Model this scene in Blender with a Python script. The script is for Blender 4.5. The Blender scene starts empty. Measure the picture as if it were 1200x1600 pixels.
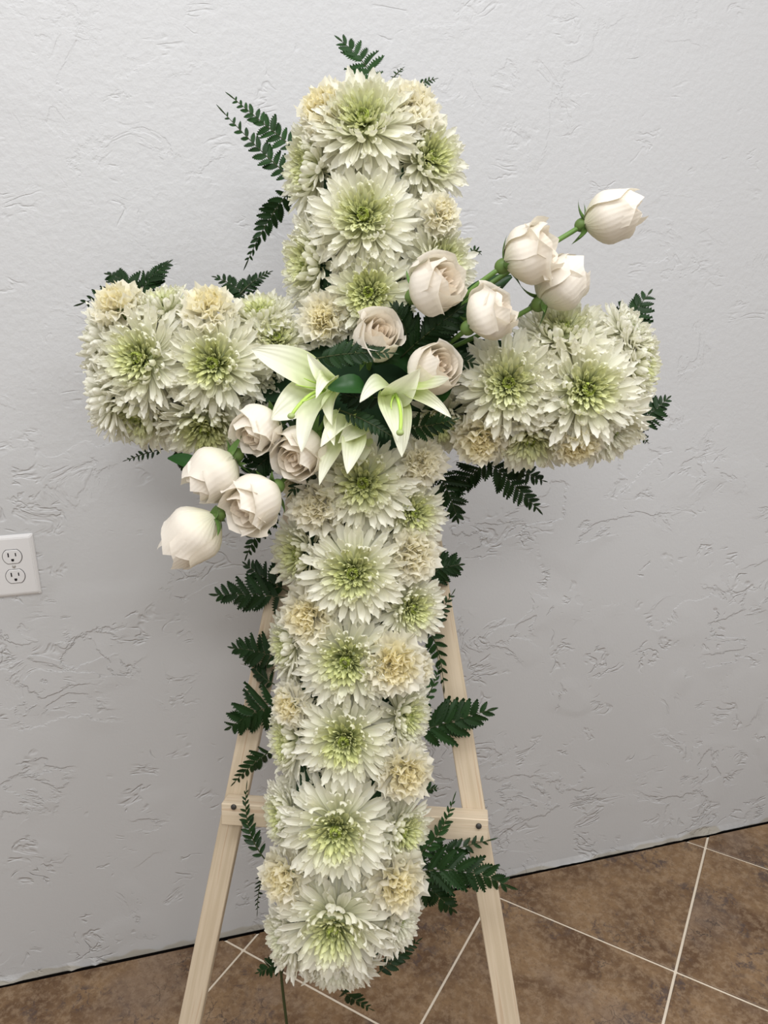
import bpy, bmesh, math, random
from mathutils import Vector, Matrix
random.seed(7)
SC = bpy.context.scene
COL = SC.collection
R_ = math.radians
# ------------------------------------------------------------------ camera, world, lights, exposure
H = 1.52                       # camera height
F = 1198.0                     # focal length in pixels of the 1200x1600 frame
PITCH = R_(18.35)
cd = bpy.data.cameras.new('camera')
cam = bpy.data.objects.new('camera', cd); COL.objects.link(cam)
cam.location = (0, 0, H); cam.rotation_euler = (R_(90) - PITCH, 0, 0)
cd.sensor_fit = 'AUTO'; cd.sensor_width = 36; cd.lens = F / 1600 * 36
cd.clip_start = .02
SC.camera = cam
SC.view_settings.view_transform = 'Standard'
SC.view_settings.look = 'None'
SC.view_settings.gamma = 1
SC.view_settings.use_curve_mapping = False
SC.view_settings.exposure = 0.09
w = bpy.data.worlds.new('room_ambient'); SC.world = w; w.use_nodes = True
bg = w.node_tree.nodes['Background']; bg.inputs[0].default_value = (1.0, .955, .90, 1); bg.inputs[1].default_value = .55

def area(name, loc, size, power, color, target):
    l = bpy.data.lights.new(name, 'AREA'); l.shape = 'RECTANGLE'; l.size, l.size_y = size
    l.energy = power; l.color = color
    o = bpy.data.objects.new(name, l); COL.objects.link(o); o.location = loc
    o.rotation_euler = (Vector(target) - Vector(loc)).to_track_quat('-Z', 'Y').to_euler()
    return o
area('ceiling_lamp', (-.5, .15, 2.9), (1.2, .6), 22, (.97, .98, 1.0), (-.5, .62, 0))
area('ceiling_lamp', (1.05, .25, 2.9), (1.2, .6), 28, (.97, .98, 1.0), (1.0, .52, 0))
area('ceiling_lamp', (.2, -1.3, 2.75), (1.2, .6), 37, (1.0, .98, .95), (.2, -1.0, 0))

# ------------------------------------------------------------------ helpers
CP, SP = math.cos(PITCH), math.sin(PITCH)
def ray(px, py):
    u = (px - 600) / F; v = (800 - py) / F
    return Vector((u, CP + SP * v, -SP + CP * v))
CAM = Vector((0, 0, H))
def on_plane(px, py, p0, n):
    d = ray(px, py); t = (p0 - CAM).dot(n) / d.dot(n)
    return CAM + d * t
PSI, LEAN = R_(6), R_(14)
UX = Vector((math.cos(PSI), -math.sin(PSI), 0))
NH = Vector((-math.sin(PSI), -math.cos(PSI), 0))
VY = math.cos(LEAN) * Vector((0, 0, 1)) - math.sin(LEAN) * NH
NZ = math.cos(LEAN) * NH + math.sin(LEAN) * Vector((0, 0, 1))
P0 = Vector((0, 1.15, H))
def at(px, py, n=0.0):
    """a point of the leaning display: the plane of the easel, n metres proud of it"""
    return on_plane(px, py, P0 + NZ * n, NZ)
def depth(p):
    return (p - CAM).dot(Vector((0, CP, -SP)))
def m_per_px(p):
    return depth(p) / F

def link(name, me, mat=None, parent=None, mw=None):
    o = bpy.data.objects.new(name, me); COL.objects.link(o)
    if mat and me and not me.materials: me.materials.append(mat)
    if parent: o.parent = parent
    if mw is not None: o.matrix_local = mw
    return o
def thing(name, label, cat, loc, group=None):
    o = bpy.data.objects.new(name, None); COL.objects.link(o)
    o.location = loc; o['label'] = label; o['category'] = cat; o.empty_display_size = .02
    if group: o['group'] = group
    return o
def mesh(name, verts, faces, smooth=True, mat=None, uv=None):
    me = bpy.data.meshes.new(name)
    me.from_pydata([tuple(v) for v in verts], [], faces)
    if uv:
        lay = me.uv_layers.new(name='UVMap')
        for l in me.loops: lay.data[l.index].uv = uv[l.vertex_index]
    if smooth: me.polygons.foreach_set('use_smooth', [True] * len(me.polygons))
    if mat: me.materials.append(mat)
    return me
def grid_faces(nu, nv, off=0):
    f = []
    for j in range(nv - 1):
        for i in range(nu - 1):
            a = off + j * nu + i
            f.append((a, a + 1, a + nu + 1, a + nu))
    return f
def tube(name, pts, radii, sides=6, mat=None, cap=True):
    vs, fs = [], []
    n = len(pts)
    up = Vector((.13, .27, .95))
    for i, p in enumerate(pts):
        t = (pts[min(i + 1, n - 1)] - pts[max(i - 1, 0)]).normalized()
        a = t.cross(up)
        if a.length < .1: a = t.cross(Vector((1, 0, 0)))
        a.normalize(); b = t.cross(a)
        r = radii[i] if isinstance(radii, (list, tuple)) else radii
        for k in range(sides):
            an = 2 * math.pi * k / sides
            vs.append(p + (a * math.cos(an) + b * math.sin(an)) * r)
    for i in range(n - 1):
        for k in range(sides):
            k2 = (k + 1) % sides
            fs.append((i * sides + k, i * sides + k2, (i + 1) * sides + k2, (i + 1) * sides + k))
    if cap:
        fs.append(tuple(range(sides - 1, -1, -1))); fs.append(tuple((n - 1) * sides + k for k in range(sides)))
    return mesh(name, vs, fs, True, mat)
def frame(x, y, z, o=Vector((0, 0, 0)), s=(1, 1, 1)):
    m = Matrix((x * s[0], y * s[1], z * s[2])).transposed().to_4x4()
    m.translation = o
    return m
def perp(a, hint):
    y = hint - a * hint.dot(a)
    if y.length < 1e-4: y = Vector((1, .1, 0)) - a * a.x
    return y.normalized()
def bez(pts, n):
    """smooth polyline through control points (Bezier of any degree)"""
    out = []
    for i in range(n):
        t = i / (n - 1); q = [p.copy() for p in pts]
        while len(q) > 1: q = [q[k].lerp(q[k + 1], t) for k in range(len(q) - 1)]
        out.append(q[0])
    return out
def box_mesh(name, sx, sy, sz, bevel=0.0, mat=None, seg=1):
    bm = bmesh.new(); bmesh.ops.create_cube(bm, size=1)
    for v in bm.verts: v.co = Vector((v.co.x * sx, v.co.y * sy, v.co.z * sz))
    if bevel: bmesh.ops.bevel(bm, geom=bm.edges[:], offset=bevel, segments=seg, affect='EDGES', profile=.5)
    me = bpy.data.meshes.new(name); bm.to_mesh(me); bm.free()
    if mat: me.materials.append(mat)
    return me
def sphere_mesh(name, r, mat=None, sq=(1, 1, 1), u=10, v=7):
    bm = bmesh.new(); bmesh.ops.create_uvsphere(bm, u_segments=u, v_segments=v, radius=r)
    for q in bm.verts: q.co = Vector((q.co.x * sq[0], q.co.y * sq[1], q.co.z * sq[2]))
    for f in bm.faces: f.smooth = True
    me = bpy.data.meshes.new(name); bm.to_mesh(me); bm.free()
    if mat: me.materials.append(mat)
    return me

# ------------------------------------------------------------------ materials
class NT:
    def __init__(s, name, rough=.5, spec=.3):
        s.m = bpy.data.materials.new(name); s.m.use_nodes = True
        s.t = s.m.node_tree; s.b = s.t.nodes['Principled BSDF']; s.out = s.t.nodes['Material Output']
        s.b.inputs['Roughness'].default_value = rough; s.b.inputs['Specular IOR Level'].default_value = spec
    def n(s, typ, **kw):
        nd = s.t.nodes.new(typ)
        for k, v in kw.items():
            if k.startswith('i_'): nd.inputs[k[2:].replace('_', ' ')].default_value = v
            else: setattr(nd, k, v)
        return nd
    def l(s, a, b): s.t.links.new(a, b)
    def math(s, op, a, b=None, c=None, clamp=False):
        nd = s.t.nodes.new('ShaderNodeMath'); nd.operation = op; nd.use_clamp = clamp
        for k, v in enumerate((a, b, c)):
            if v is None: continue
            if isinstance(v, (int, float)): nd.inputs[k].default_value = v
            else: s.l(v, nd.inputs[k])
        return nd.outputs[0]
    def mix(s, f, a, b, mode='MIX'):
        nd = s.t.nodes.new('ShaderNodeMix'); nd.data_type = 'RGBA'; nd.blend_type = mode
        for k, v in ((0, f), (6, a), (7, b)):
            if isinstance(v, (int, float)): nd.inputs[k].default_value = v
            elif isinstance(v, tuple): nd.inputs[k].default_value = (*v, 1) if len(v) == 3 else v
            else: s.l(v, nd.inputs[k])
        return nd.outputs[2]
    def noise(s, vec, scale, detail=4, rough=.55, dist=0.0):
        nd = s.n('ShaderNodeTexNoise'); nd.inputs['Scale'].default_value = scale; nd.inputs['Detail'].default_value = detail
        nd.inputs['Roughness'].default_value = rough; nd.inputs['Distortion'].default_value = dist
        if vec is not None: s.l(vec, nd.inputs['Vector'])
        return nd.outputs['Fac']
    def step(s, v, lo, hi, a=0., b=1.):
        nd = s.n('ShaderNodeMapRange'); nd.interpolation_type = 'SMOOTHSTEP'
        nd.inputs['From Min'].default_value = lo; nd.inputs['From Max'].default_value = hi
        nd.inputs['To Min'].default_value = a; nd.inputs['To Max'].default_value = b
        s.l(v, nd.inputs['Value']); return nd.outputs['Result']
    def bump(s, h, dist, strength=1.0):
        nd = s.n('ShaderNodeBump'); nd.inputs['Distance'].default_value = dist; nd.inputs['Strength'].default_value = strength
        s.l(h, nd.inputs['Height']); s.l(nd.outputs[0], s.b.inputs['Normal']); return nd.outputs[0]
    def translucent(s, color, fac):
        tr = s.n('ShaderNodeBsdfTranslucent'); mx = s.n('ShaderNodeMixShader'); mx.inputs[0].default_value = fac
        if isinstance(color, tuple): tr.inputs[0].default_value = color
        else: s.l(color, tr.inputs[0])
        s.l(s.b.outputs[0], mx.inputs[1]); s.l(tr.outputs[0], mx.inputs[2]); s.l(mx.outputs[0], s.out.inputs[0])

def plain(name, col, rough=.5, spec=.3, metal=0):
    k = NT(name, rough, spec); k.b.inputs['Base Color'].default_value = (*col, 1); k.b.inputs['Metallic'].default_value = metal
    return k.m
def petal_mat(name, base, trans=.3, veins=60, rough=.5, bump=.0004, span=(.0, .95)):
    """the object's own colour at the tip running into the base colour; the object's alpha says how far"""
    k = NT(name, rough, .25)
    oi = k.n('ShaderNodeObjectInfo'); uv = k.n('ShaderNodeUVMap')
    sp = k.n('ShaderNodeSeparateXYZ'); k.l(uv.outputs[0], sp.inputs[0])
    f = k.math('MULTIPLY', k.step(sp.outputs[1], span[0], span[1], 1, 0), oi.outputs['Alpha'], clamp=True)
    c = k.mix(f, oi.outputs['Color'], base)
    k.l(c, k.b.inputs['Base Color'])
    wv = k.math('SINE', k.math('MULTIPLY', sp.outputs[0], veins))
    tc = k.n('ShaderNodeTexCoord')
    hgt = k.math('ADD', k.math('MULTIPLY', wv, .5), k.noise(tc.outputs['Object'], 90, 3))
    k.bump(hgt, bump, .6)
    k.translucent(k.mix(1.0, c, (1.0, .99, .90), 'MULTIPLY'), trans)
    return k.m
M = {}
M['mum'] = petal_mat('chrysanthemum_petal', (.68, .75, .26), .42, 40, .5, .0004)
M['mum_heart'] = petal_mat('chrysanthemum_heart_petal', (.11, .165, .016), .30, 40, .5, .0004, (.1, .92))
M['carnation'] = petal_mat('carnation_petal', (.98, .91, .64), .55, 50, .6)
M['rose'] = petal_mat('rose_petal', (.80, .82, .56), .34, 70, .55, .0003, (0, .5))
M['lily'] = petal_mat('lily_tepal', (.56, .70, .16), .38, 40, .42, .0005, (0, .85))
def fern_mat():
    k = NT('fern_leaf', .5, .2)
    tc = k.n('ShaderNodeTexCoord'); oi = k.n('ShaderNodeObjectInfo')
    nz = k.noise(tc.outputs['Object'], 3, 3)
    c = k.mix(nz, (.006, .022, .005), (.014, .042, .009))
    c = k.mix(1.0, c, oi.outputs['Color'], 'MULTIPLY')
    k.l(c, k.b.inputs['Base Color']); k.translucent(c, .15)
    return k.m
M['fern'] = fern_mat()
M['rachis'] = plain('fern_stem', (.035, .045, .015), .5)
M['stem'] = plain('flower_stem', (.12, .22, .05), .45)
M['sepal'] = plain('sepal_green', (.10, .19, .045), .5)
M['calyx'] = plain('calyx_green', (.11, .18, .045), .5)
M['pistil'] = plain('pistil_green', (.38, .55, .10), .4)
M['stigma'] = plain('stigma', (.30, .38, .14), .5)
M['leaf'] = plain('dark_leaf', (.014, .055, .011), .4, .25)
M['disc'] = plain('receptacle_pale', (.55, .60, .36), .7)
M['foam'] = plain('floral_foam', (.02, .045, .022), .9, .1)
M['nail'] = plain('dark_nail', (.06, .055, .05), .5, .4, .6)
M['plastic'] = plain('outlet_plastic', (.66, .655, .66), .28, .5)
M['slot'] = plain('slot_dark', (.012, .01, .012), .6)
M['gap_shade_sheet'] = plain('gap_shade_black', (.02, .016, .014), .9)  # near black stands in for the shade inside the wall gap
M['screw'] = plain('screw_painted', (.45, .44, .42), .35, .5, .5)

def vcol_mat():
    k = NT('chrysanthemum_heart', .5, .25)
    at_ = k.n('ShaderNodeAttribute', attribute_name='tint'); k.l(at_.outputs['Color'], k.b.inputs['Base Color'])
    k.translucent(at_.outputs['Color'], .2)
    return k.m
M['heart'] = vcol_mat()

def wall_mat():
    k = NT('trowelled_plaster', .48, .45)
    tc = k.n('ShaderNodeTexCoord'); V = tc.outputs['Object']
    mp = k.n('ShaderNodeMapping'); mp.inputs['Scale'].default_value = (1, 1, 1.7); k.l(V, mp.inputs[0])
    mp2 = k.n('ShaderNodeMapping'); mp2.inputs['Location'].default_value = (7.3, 0, 3.1); mp2.inputs['Rotation'].default_value = (0, .5, 0); k.l(V, mp2.inputs[0])
    sx = k.n('ShaderNodeSeparateXYZ'); k.l(V, sx.inputs[0])
    n1 = k.noise(mp.outputs[0], 5.5, 7, .58, .5)
    n2 = k.noise(mp2.outputs[0], 8.5, 6, .6, .9)
    n3 = k.noise(V, 2.6, 2)
    mk1 = k.step(n3, .50, .60); mk2 = k.step(k.noise(mp2.outputs[0], 3.3, 2), .53, .62)
    pl1 = k.step(n1, .51, .54, 1, 0); pl2 = k.step(n2, .525, .56, 1, 0)
    # short crisp trowel ridges: where a noise crosses its middle, cut up by a mask
    rg = k.math('ABSOLUTE', k.math('SUBTRACT', k.noise(mp.outputs[0], 10, 3, .5, 1.4), .5))
    rg = k.step(rg, .0, .05, 1, 0)
    mk3 = k.step(k.noise(V, 9, 3), .55, .62)
    fine = k.noise(V, 75, 5, .6)
    orange = k.noise(V, 190, 2, .5)
    up = k.step(sx.outputs[2], .75, 1.5)              # the upper wall is more evenly stippled
    low = k.math('SUBTRACT', 1.0, k.math('MULTIPLY', up, .6))
    a = k.math('MULTIPLY', k.math('MULTIPLY', pl1, mk1), .8)
    b = k.math('MULTIPLY', k.math('MULTIPLY', pl2, mk2), .7)
    r = k.math('MULTIPLY', k.math('MULTIPLY', rg, mk3), -.9)
    big = k.math('MULTIPLY', k.math('ADD', k.math('ADD', a, b), r), low)
    stip = k.math('ADD', k.math('MULTIPLY', fine, k.math('ADD', .12, k.math('MULTIPLY', up, .62))), k.math('MULTIPLY', orange, .12))
    h = k.math('ADD', big, stip)
    k.bump(h, .0019, 1.0)
    # unpainted band left along the foot of the wall
    e = k.math('ADD', sx.outputs[2], k.math('MULTIPLY', k.math('SUBTRACT', k.noise(V, 4.0, 3), .5), .16))
    band = k.step(e, .004, .010, 1, 0)
    c = k.mix(k.noise(V, 1.3, 3), (.49, .495, .503), (.515, .52, .53))
    c = k.mix(band, c, (.42, .40, .355))
    k.l(c, k.b.inputs['Base Color'])
    return k.m
M['wall'] = wall_mat()

def tile_mat():
    k = NT('brown_stone_tile', .42, .45)
    tc = k.n('ShaderNodeTexCoord'); oi = k.n('ShaderNodeObjectInfo')
    of = k.n('ShaderNodeVectorMath', operation='ADD'); k.l(tc.outputs['Object'], of.inputs[0])
    sc = k.n('ShaderNodeVectorMath', operation='SCALE'); sc.inputs[3].default_value = 40
    cb = k.n('ShaderNodeCombineXYZ'); k.l(oi.outputs['Random'], cb.inputs[0]); k.l(oi.outputs['Random'], cb.inputs[1])
    k.l(cb.outputs[0], sc.inputs[0]); k.l(sc.outputs[0], of.inputs[1]); V = of.outputs[0]
    n1 = k.noise(V, 7, 6, .65, .4); n2 = k.noise(V, 60, 7, .75, .15); n3 = k.noise(V, 3.2, 4, .6)
    c = k.mix(k.step(n1, .32, .68), (.095, .048, .021), (.235, .145, .074))
    c = k.mix(k.step(n2, (.44), .62, 0, .5), c, (.33, .235, .15))
    c = k.mix(k.step(n3, .52, .68, 0, .4), c, (.20, .15, .12))
    n4 = k.noise(V, 150, 4, .7)
    c = k.mix(k.step(n4, .5, .68, 0, .5), c, (.10, .055, .03))
    dk = k.math('MULTIPLY', k.step(k.noise(V, 40, 8, .78, .5), .50, .57), k.step(k.noise(V, 5.5, 4, .6), .50, .62))
    c = k.mix(k.math('MULTIPLY', dk, .85), c, (.07, .048, .042))
    vor = k.n('ShaderNodeTexVoronoi', feature='DISTANCE_TO_EDGE'); vor.inputs['Scale'].default_value = 26
    wd = k.n('ShaderNodeVectorMath', operation='ADD'); nz = k.n('ShaderNodeTexNoise'); nz.inputs['Scale'].default_value = 22; nz.inputs['Detail'].default_value = 4
    k.l(V, nz.inputs['Vector'])
    s2 = k.n('ShaderNodeVectorMath', operation='SCALE'); s2.inputs[3].default_value = .09; k.l(nz.outputs['Color'], s2.inputs[0])
    k.l(V, wd.inputs[0]); k.l(s2.outputs[0], wd.inputs[1]); k.l(wd.outputs[0], vor.inputs['Vector'])
    cr = k.math('MULTIPLY', k.step(vor.outputs['Distance'], .0, .035, 1, 0), k.step(k.noise(V, 6, 4), .53, .64))
    c = k.mix(k.math('MULTIPLY', cr, .75), c, (.045, .03, .025))
    dust = k.step(k.noise(V, 5, 5, .7), .60, .78, 0, .22)
    c = k.mix(dust, c, (.50, .44, .37))
    k.l(c, k.b.inputs['Base Color'])
    k.bump(k.math('ADD', n2, k.math('MULTIPLY', cr, -.6)), .0012, .5)
    rr = k.step(n1, .3, .7, .36, .52); k.l(rr, k.b.inputs['Roughness'])
    return k.m
M['tile'] = tile_mat()
def grout_mat():
    k = NT('pale_grout', .85, .2); tc = k.n('ShaderNodeTexCoord')
    c = k.mix(k.noise(tc.outputs['Object'], 30, 4), (.62, .53, .42), (.78, .70, .58)); k.l(c, k.b.inputs['Base Color']); return k.m
M['grout'] = grout_mat()
def wood_mat():
    k = NT('bare_pine', .6, .25)
    tc = k.n('ShaderNodeTexCoord'); oi = k.n('ShaderNodeObjectInfo')
    mp = k.n('ShaderNodeMapping'); mp.inputs['Scale'].default_value = (1, .03, 1); k.l(tc.outputs['Object'], mp.inputs[0])
    of = k.n('ShaderNodeVectorMath', operation='ADD'); cb = k.n('ShaderNodeCombineXYZ')
    k.l(k.math('MULTIPLY', oi.outputs['Random'], 9), cb.inputs[0]); k.l(mp.outputs[0], of.inputs[0]); k.l(cb.outputs[0], of.inputs[1])
    V = of.outputs[0]
    g = k.noise(V, 130, 3, .5, .1); g2 = k.noise(V, 420, 2)
    c = k.mix(k.step(g, .35, .65), (.47, .39, .28), (.56, .475, .36))
    c = k.mix(k.step(g, .56, .66, 0, .7), c, (.40, .29, .19))
    c = k.mix(k.math('MULTIPLY', g2, .25), c, (.50, .39, .28))
    k.l(c, k.b.inputs['Base Color']); k.bump(k.math('ADD', g, g2), .0006, .4)
    return k.m
M['wood'] = wood_mat()

# ------------------------------------------------------------------ the setting
WN = Vector((math.sin(R_(-14.93)), math.cos(R_(-14.93)), 0))       # points into the wall
WT = Vector((WN.y, -WN.x, 0))                                       # along the wall, to the right
WD = .9546 * H
WO = WN * WD
def wall_pt(px, py):
    return on_plane(px, py, WO, WN)
def build_wall():
    vs, fs = [], []
    xs = [-1.5 + i * .01 for i in range(int(4.3 / .01) + 1)]
    rnd = random.Random(3); g = 0.0
    for x in xs:                                   # plaster that bulges and crumbles over the gap at the floor
        g += rnd.uniform(-.0016, .0016); g = min(max(g, -.002), .0052)
        q = max(0, g) + (rnd.random() < .03) * .003
        for yy, zz in ((0, 2.75), (0, .02), (-q * .6, .007), (-q, .001), (-q * .3, -.002), (.05, -.003), (.05, -.042), (.09, -.042), (.09, 2.75)): vs.append((x, yy, zz))
    n = len(xs)
    for i in range(n - 1):
        for k in range(9):
            a = i * 9 + k; b = i * 9 + (k + 1) % 9; fs.append((a, b, b + 9, a + 9))
    fs += [tuple(range(8, -1, -1)), tuple((n - 1) * 9 + k for k in range(9))]
    wm = mesh('wall_back', vs, fs, False)
    bm = bmesh.new(); bm.from_mesh(wm); bmesh.ops.recalc_face_normals(bm, faces=bm.faces[:]); bm.to_mesh(wm); bm.free()
    o = link('wall_back', wm, M['wall'], None, frame(WT, WN, Vector((0, 0, 1)), WO))
    o['kind'] = 'structure'
build_wall()

TS = .28865 * H                      # tile pitch
TA = R_(-29.86)
TOX, TOY = .4303 * H, .8604 * H
def build_floor():
    fm = box_mesh('floor', 4.4, 4.2, .04, 0, M['grout'])
    bm = bmesh.new(); bm.from_mesh(fm)
    bmesh.ops.bisect_plane(bm, geom=bm.verts[:] + bm.edges[:] + bm.faces[:], plane_co=WN * (WD - .0102) - Vector((.3, .1, 0)), plane_no=WN, clear_outer=True)
    bmesh.ops.holes_fill(bm, edges=[e for e in bm.edges if e.is_boundary]); bm.to_mesh(fm); bm.free()
    fl = link('floor', fm, None, None, Matrix.Translation((.3, .1, -.0225)))
    fl['kind'] = 'structure'
    link('gap_shade_sheet', box_mesh('gap_shade_sheet', 4.6, 4.6, .02, 0, M['gap_shade_sheet']), None, fl, Matrix.Translation((0, .1, -.032)))  # added sheet: blocks light from below and keeps the wall gap dark
    a = Vector((math.cos(TA), math.sin(TA), 0)); b = Vector((-a.y, a.x, 0))
    gap = .0060; s = TS - gap
    off = Matrix.Translation((.3, .1, -.0225)).inverted()
    whole = box_mesh('tile', s, s, .008, .0012, M['tile'])
    for i in range(-8, 9):
        for j in range(-8, 9):
            c = Vector((TOX, TOY, -.003)) + a * TS * (i + .5) + b * TS * (j + .5)
            if not (-1.55 < c.x < 2.2 and -1.6 < c.y < 2.6): continue
            dd = [(c + a * sx * TS / 2 + b * sy * TS / 2).dot(WN) - (WD - .0112) for sx in (-1, 1) for sy in (-1, 1)]
            if min(dd) > -.01: continue
            m = frame(a, b, Vector((0, 0, 1)), c)
            me = whole
            if max(dd) > 0:                           # the tiles along the wall are cut
                bm = bmesh.new(); bm.from_mesh(whole); im = m.inverted()
                pc = im @ (WN * (WD - .0112)); pn = (im.to_3x3() @ WN).normalized()
                r = bmesh.ops.bisect_plane(bm, geom=bm.verts[:] + bm.edges[:] + bm.faces[:], plane_co=pc, plane_no=pn, clear_outer=True)
                eg = [e for e in bm.edges if e.is_boundary]
                if eg: bmesh.ops.holes_fill(bm, edges=eg)
                me = bpy.data.meshes.new('tile'); bm.to_mesh(me); bm.free()
                if not me.materials: me.materials.append(M['tile'])
            link('tile', me, None, fl, off @ m)
build_floor()

def build_outlet():
    W2, H2, T = .0397, .0605, .0055
    c = wall_pt(51, 833); d = wall_pt(66, 926); corner = (c + d) / 2
    ctr = corner - WT * W2; z = (c.z + d.z) / 2; ctr = Vector((ctr.x, ctr.y, z))
    t = thing('wall_outlet', 'white duplex electrical outlet with cover plate on the plaster wall', 'outlet', ctr)
    root = frame(WT, Vector((0, 0, 1)), -WN)          # x along the wall, y up, z out of the wall
    e = .006
    vs, fs = [], []
    for (sx, sy, zz) in ((W2, H2, -.0005), (W2, H2, .0022), (W2 - e, H2 - e, T)):
        vs += [(-sx, -sy, zz), (sx, -sy, zz), (sx, sy, zz), (-sx, sy, zz)]
    for r in range(2):
        for k in range(4): fs.append((r * 4 + k, r * 4 + (k + 1) % 4, r * 4 + 4 + (k + 1) % 4, r * 4 + 4 + k))
    fs.append((8, 9, 10, 11)); fs.append((3, 2, 1, 0))
    bm = bmesh.new(); me0 = mesh('cover_plate', vs, fs, False); bm.from_mesh(me0)
    bmesh.ops.bevel(bm, geom=bm.edges[:], offset=.0011, segments=2, affect='EDGES')
    bm.to_mesh(me0); bm.free()
    link('cover_plate', me0, M['plastic'], t, root)
    def outline(r, flat, n=32):
        return [(r * math.cos(q), max(-flat, min(flat, r * math.sin(q)))) for q in [2 * math.pi * k / n for k in range(n)]]
    def prism(name, pts, z0, z1, mat, inset=0):
        n = len(pts); v = [(x, y, z0) for x, y in pts] + [(x, y, z1 - inset) for x, y in pts]
        f = [(k, (k + 1) % n, n + (k + 1) % n, n + k) for k in range(n)]
        if inset:
            v += [(x * .94, y * .94, z1) for x, y in pts]
            f += [(n + k, n + (k + 1) % n, 2 * n + (k + 1) % n, 2 * n + k) for k in range(n)]
            f.append(tuple(range(2 * n, 3 * n)))
        else: f.append(tuple(range(n, 2 * n)))
        return mesh(name, v, f, False, mat)
    gap = prism('shadow_gap', outline(.0172, .0142), .004, T + .0001, M['slot'])
    face = prism('receptacle', outline(.0162, .0133), .004, T + .0016, M['plastic'], .0008)
    sl = prism('slot', [(-.0011, -.0040), (.0011, -.0040), (.0011, .0040), (-.0011, .0040)], T + .001, T + .00185, M['slot'])
    gr = prism('ground_hole', [(-.0024, .0022), (-.0024, -.0005)] + [(.0024 * math.cos(q), -.0005 + .0024 * math.sin(q)) for q in [math.pi + math.pi * k / 8 for k in range(1, 8)]] + [(.0024, -.0005), (.0024, .0022)], T + .001, T + .00185, M['slot'])
    sh = prism('slot', [(-.0010, -.0032), (.0010, -.0032), (.0010, .0032), (-.0010, .0032)], T + .001, T + .00185, M['slot'])
    for s in (1, -1):
        r = link('receptacle', face, None, t, root @ Matrix.Translation((0, s * .01945, 0)))
        link('gap', gap, None, r, Matrix())
        link('slot', sl, None, r, Matrix.Translation((-.0062, .0040, 0)))
        link('slot', sh, None, r, Matrix.Translation((.0062, .0040, 0)))
        link('ground_hole', gr, None, r, Matrix.Translation((0, -.0062, 0)))
    link('screw', sphere_mesh('screw', .0034, M['screw'], (1, 1, .45)), None, t, root @ Matrix.Translation((0, 0, T)))
build_outlet()

# ------------------------------------------------------------------ easel
def bar(name, p, q, wdt, thk, nrm, parent, mat, bevel=.0012):
    y = (q - p).normalized(); z = perp(y, nrm); x = y.cross(z)
    L = (q - p).length
    return link(name, box_mesh(name, wdt, L, thk, bevel, mat), None, parent, frame(x, y, z, (p + q) / 2 - parent.location))
def to_floor(p, q):
    d = q - p; return p + d * (-p.z / d.z)
def build_easel():
    base = at(560, 1700, -.03); base.z = 0
    t = thing('display_easel', 'bare pine easel with crossbar carrying the floral cross', 'easel', base)
    N0 = -.022
    apx = at(588, 232, N0)
    for (p, q) in (((363.5, 1280), (297.5, 1600)), ((697, 1000), (795, 1600))):
        a, b = at(*p, N0), at(*q, N0)
        d = b - a; k = (1.60 - a.z) / d.z; top = a + d * k; bot = to_floor(a, b); bot.z = .004
        bar('leg', top, bot, .034, .018, NZ, t, M['wood'])
    rear = Vector((-.06, 1.36, .006))
    bar('rear_leg', apx - NZ * .022, rear, .03, .018, NZ, t, M['wood'])
    a, b = at(351, 1264, .004), at(762, 1290, .004)
    cb = bar('crossbar', a, b, .034, .034, NZ, t, M['wood'], .0012)
    ax = (b - a).normalized(); zz = perp(ax, NZ); cbm = frame(ax.cross(zz), ax, zz, (a + b) / 2 - t.location)
    for q in ((365, 1261), (748, 1291)):
        pt = at(*q, .0225)
        link('nail', sphere_mesh('nail', .0045, M['nail'], (1, 1, .5)), None, cb,
             cbm.inverted() @ frame(UX, VY, NZ, pt - t.location))
    hd = at(588, 262, -.006)
    bar('top_block', hd - UX * .045, hd + UX * .045, .05, .014, NZ, t, M['wood'])
build_easel()

# ------------------------------------------------------------------ foam cross
def build_foam():
    outl = [(520, 175), (640, 175), (645, 530), (960, 550), (950, 665), (635, 650), (595, 1470), (465, 1470), (490, 640), (195, 632), (200, 530), (505, 525)]
    ctr = at(556, 580, .03)
    t = thing('foam_cross', 'dark green floral foam cross packed inside the white flowers', 'floral foam', ctr)
    def slab(name, n0, n1, sc, mat):
        v = []
        c = at(556, 580, .03)
        base = [at(x, y, .03) for x, y in outl]
        for n_ in (n0, n1):
            for p in base: v.append(c + (p - c) * sc + NZ * (n_ - .03) - ctr)
        k = len(outl)
        f = [tuple(range(k - 1, -1, -1)), tuple(range(k, 2 * k))] + [(i, (i + 1) % k, k + (i + 1) % k, k + i) for i in range(k)]
        me = mesh(name, v, f, False)
        bm = bmesh.new(); bm.from_mesh(me); bmesh.ops.recalc_face_normals(bm, faces=bm.faces[:])
        bmesh.ops.bevel(bm, geom=bm.edges[:], offset=.006, segments=2, affect='EDGES'); bm.to_mesh(me); bm.free()
        return link(name, me, mat, t, Matrix())
    slab('foam', .036, .078, 1.0, M['foam'])
    slab('backing_board', .022, .036, 1.02, M['foam'])
build_foam()

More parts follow.
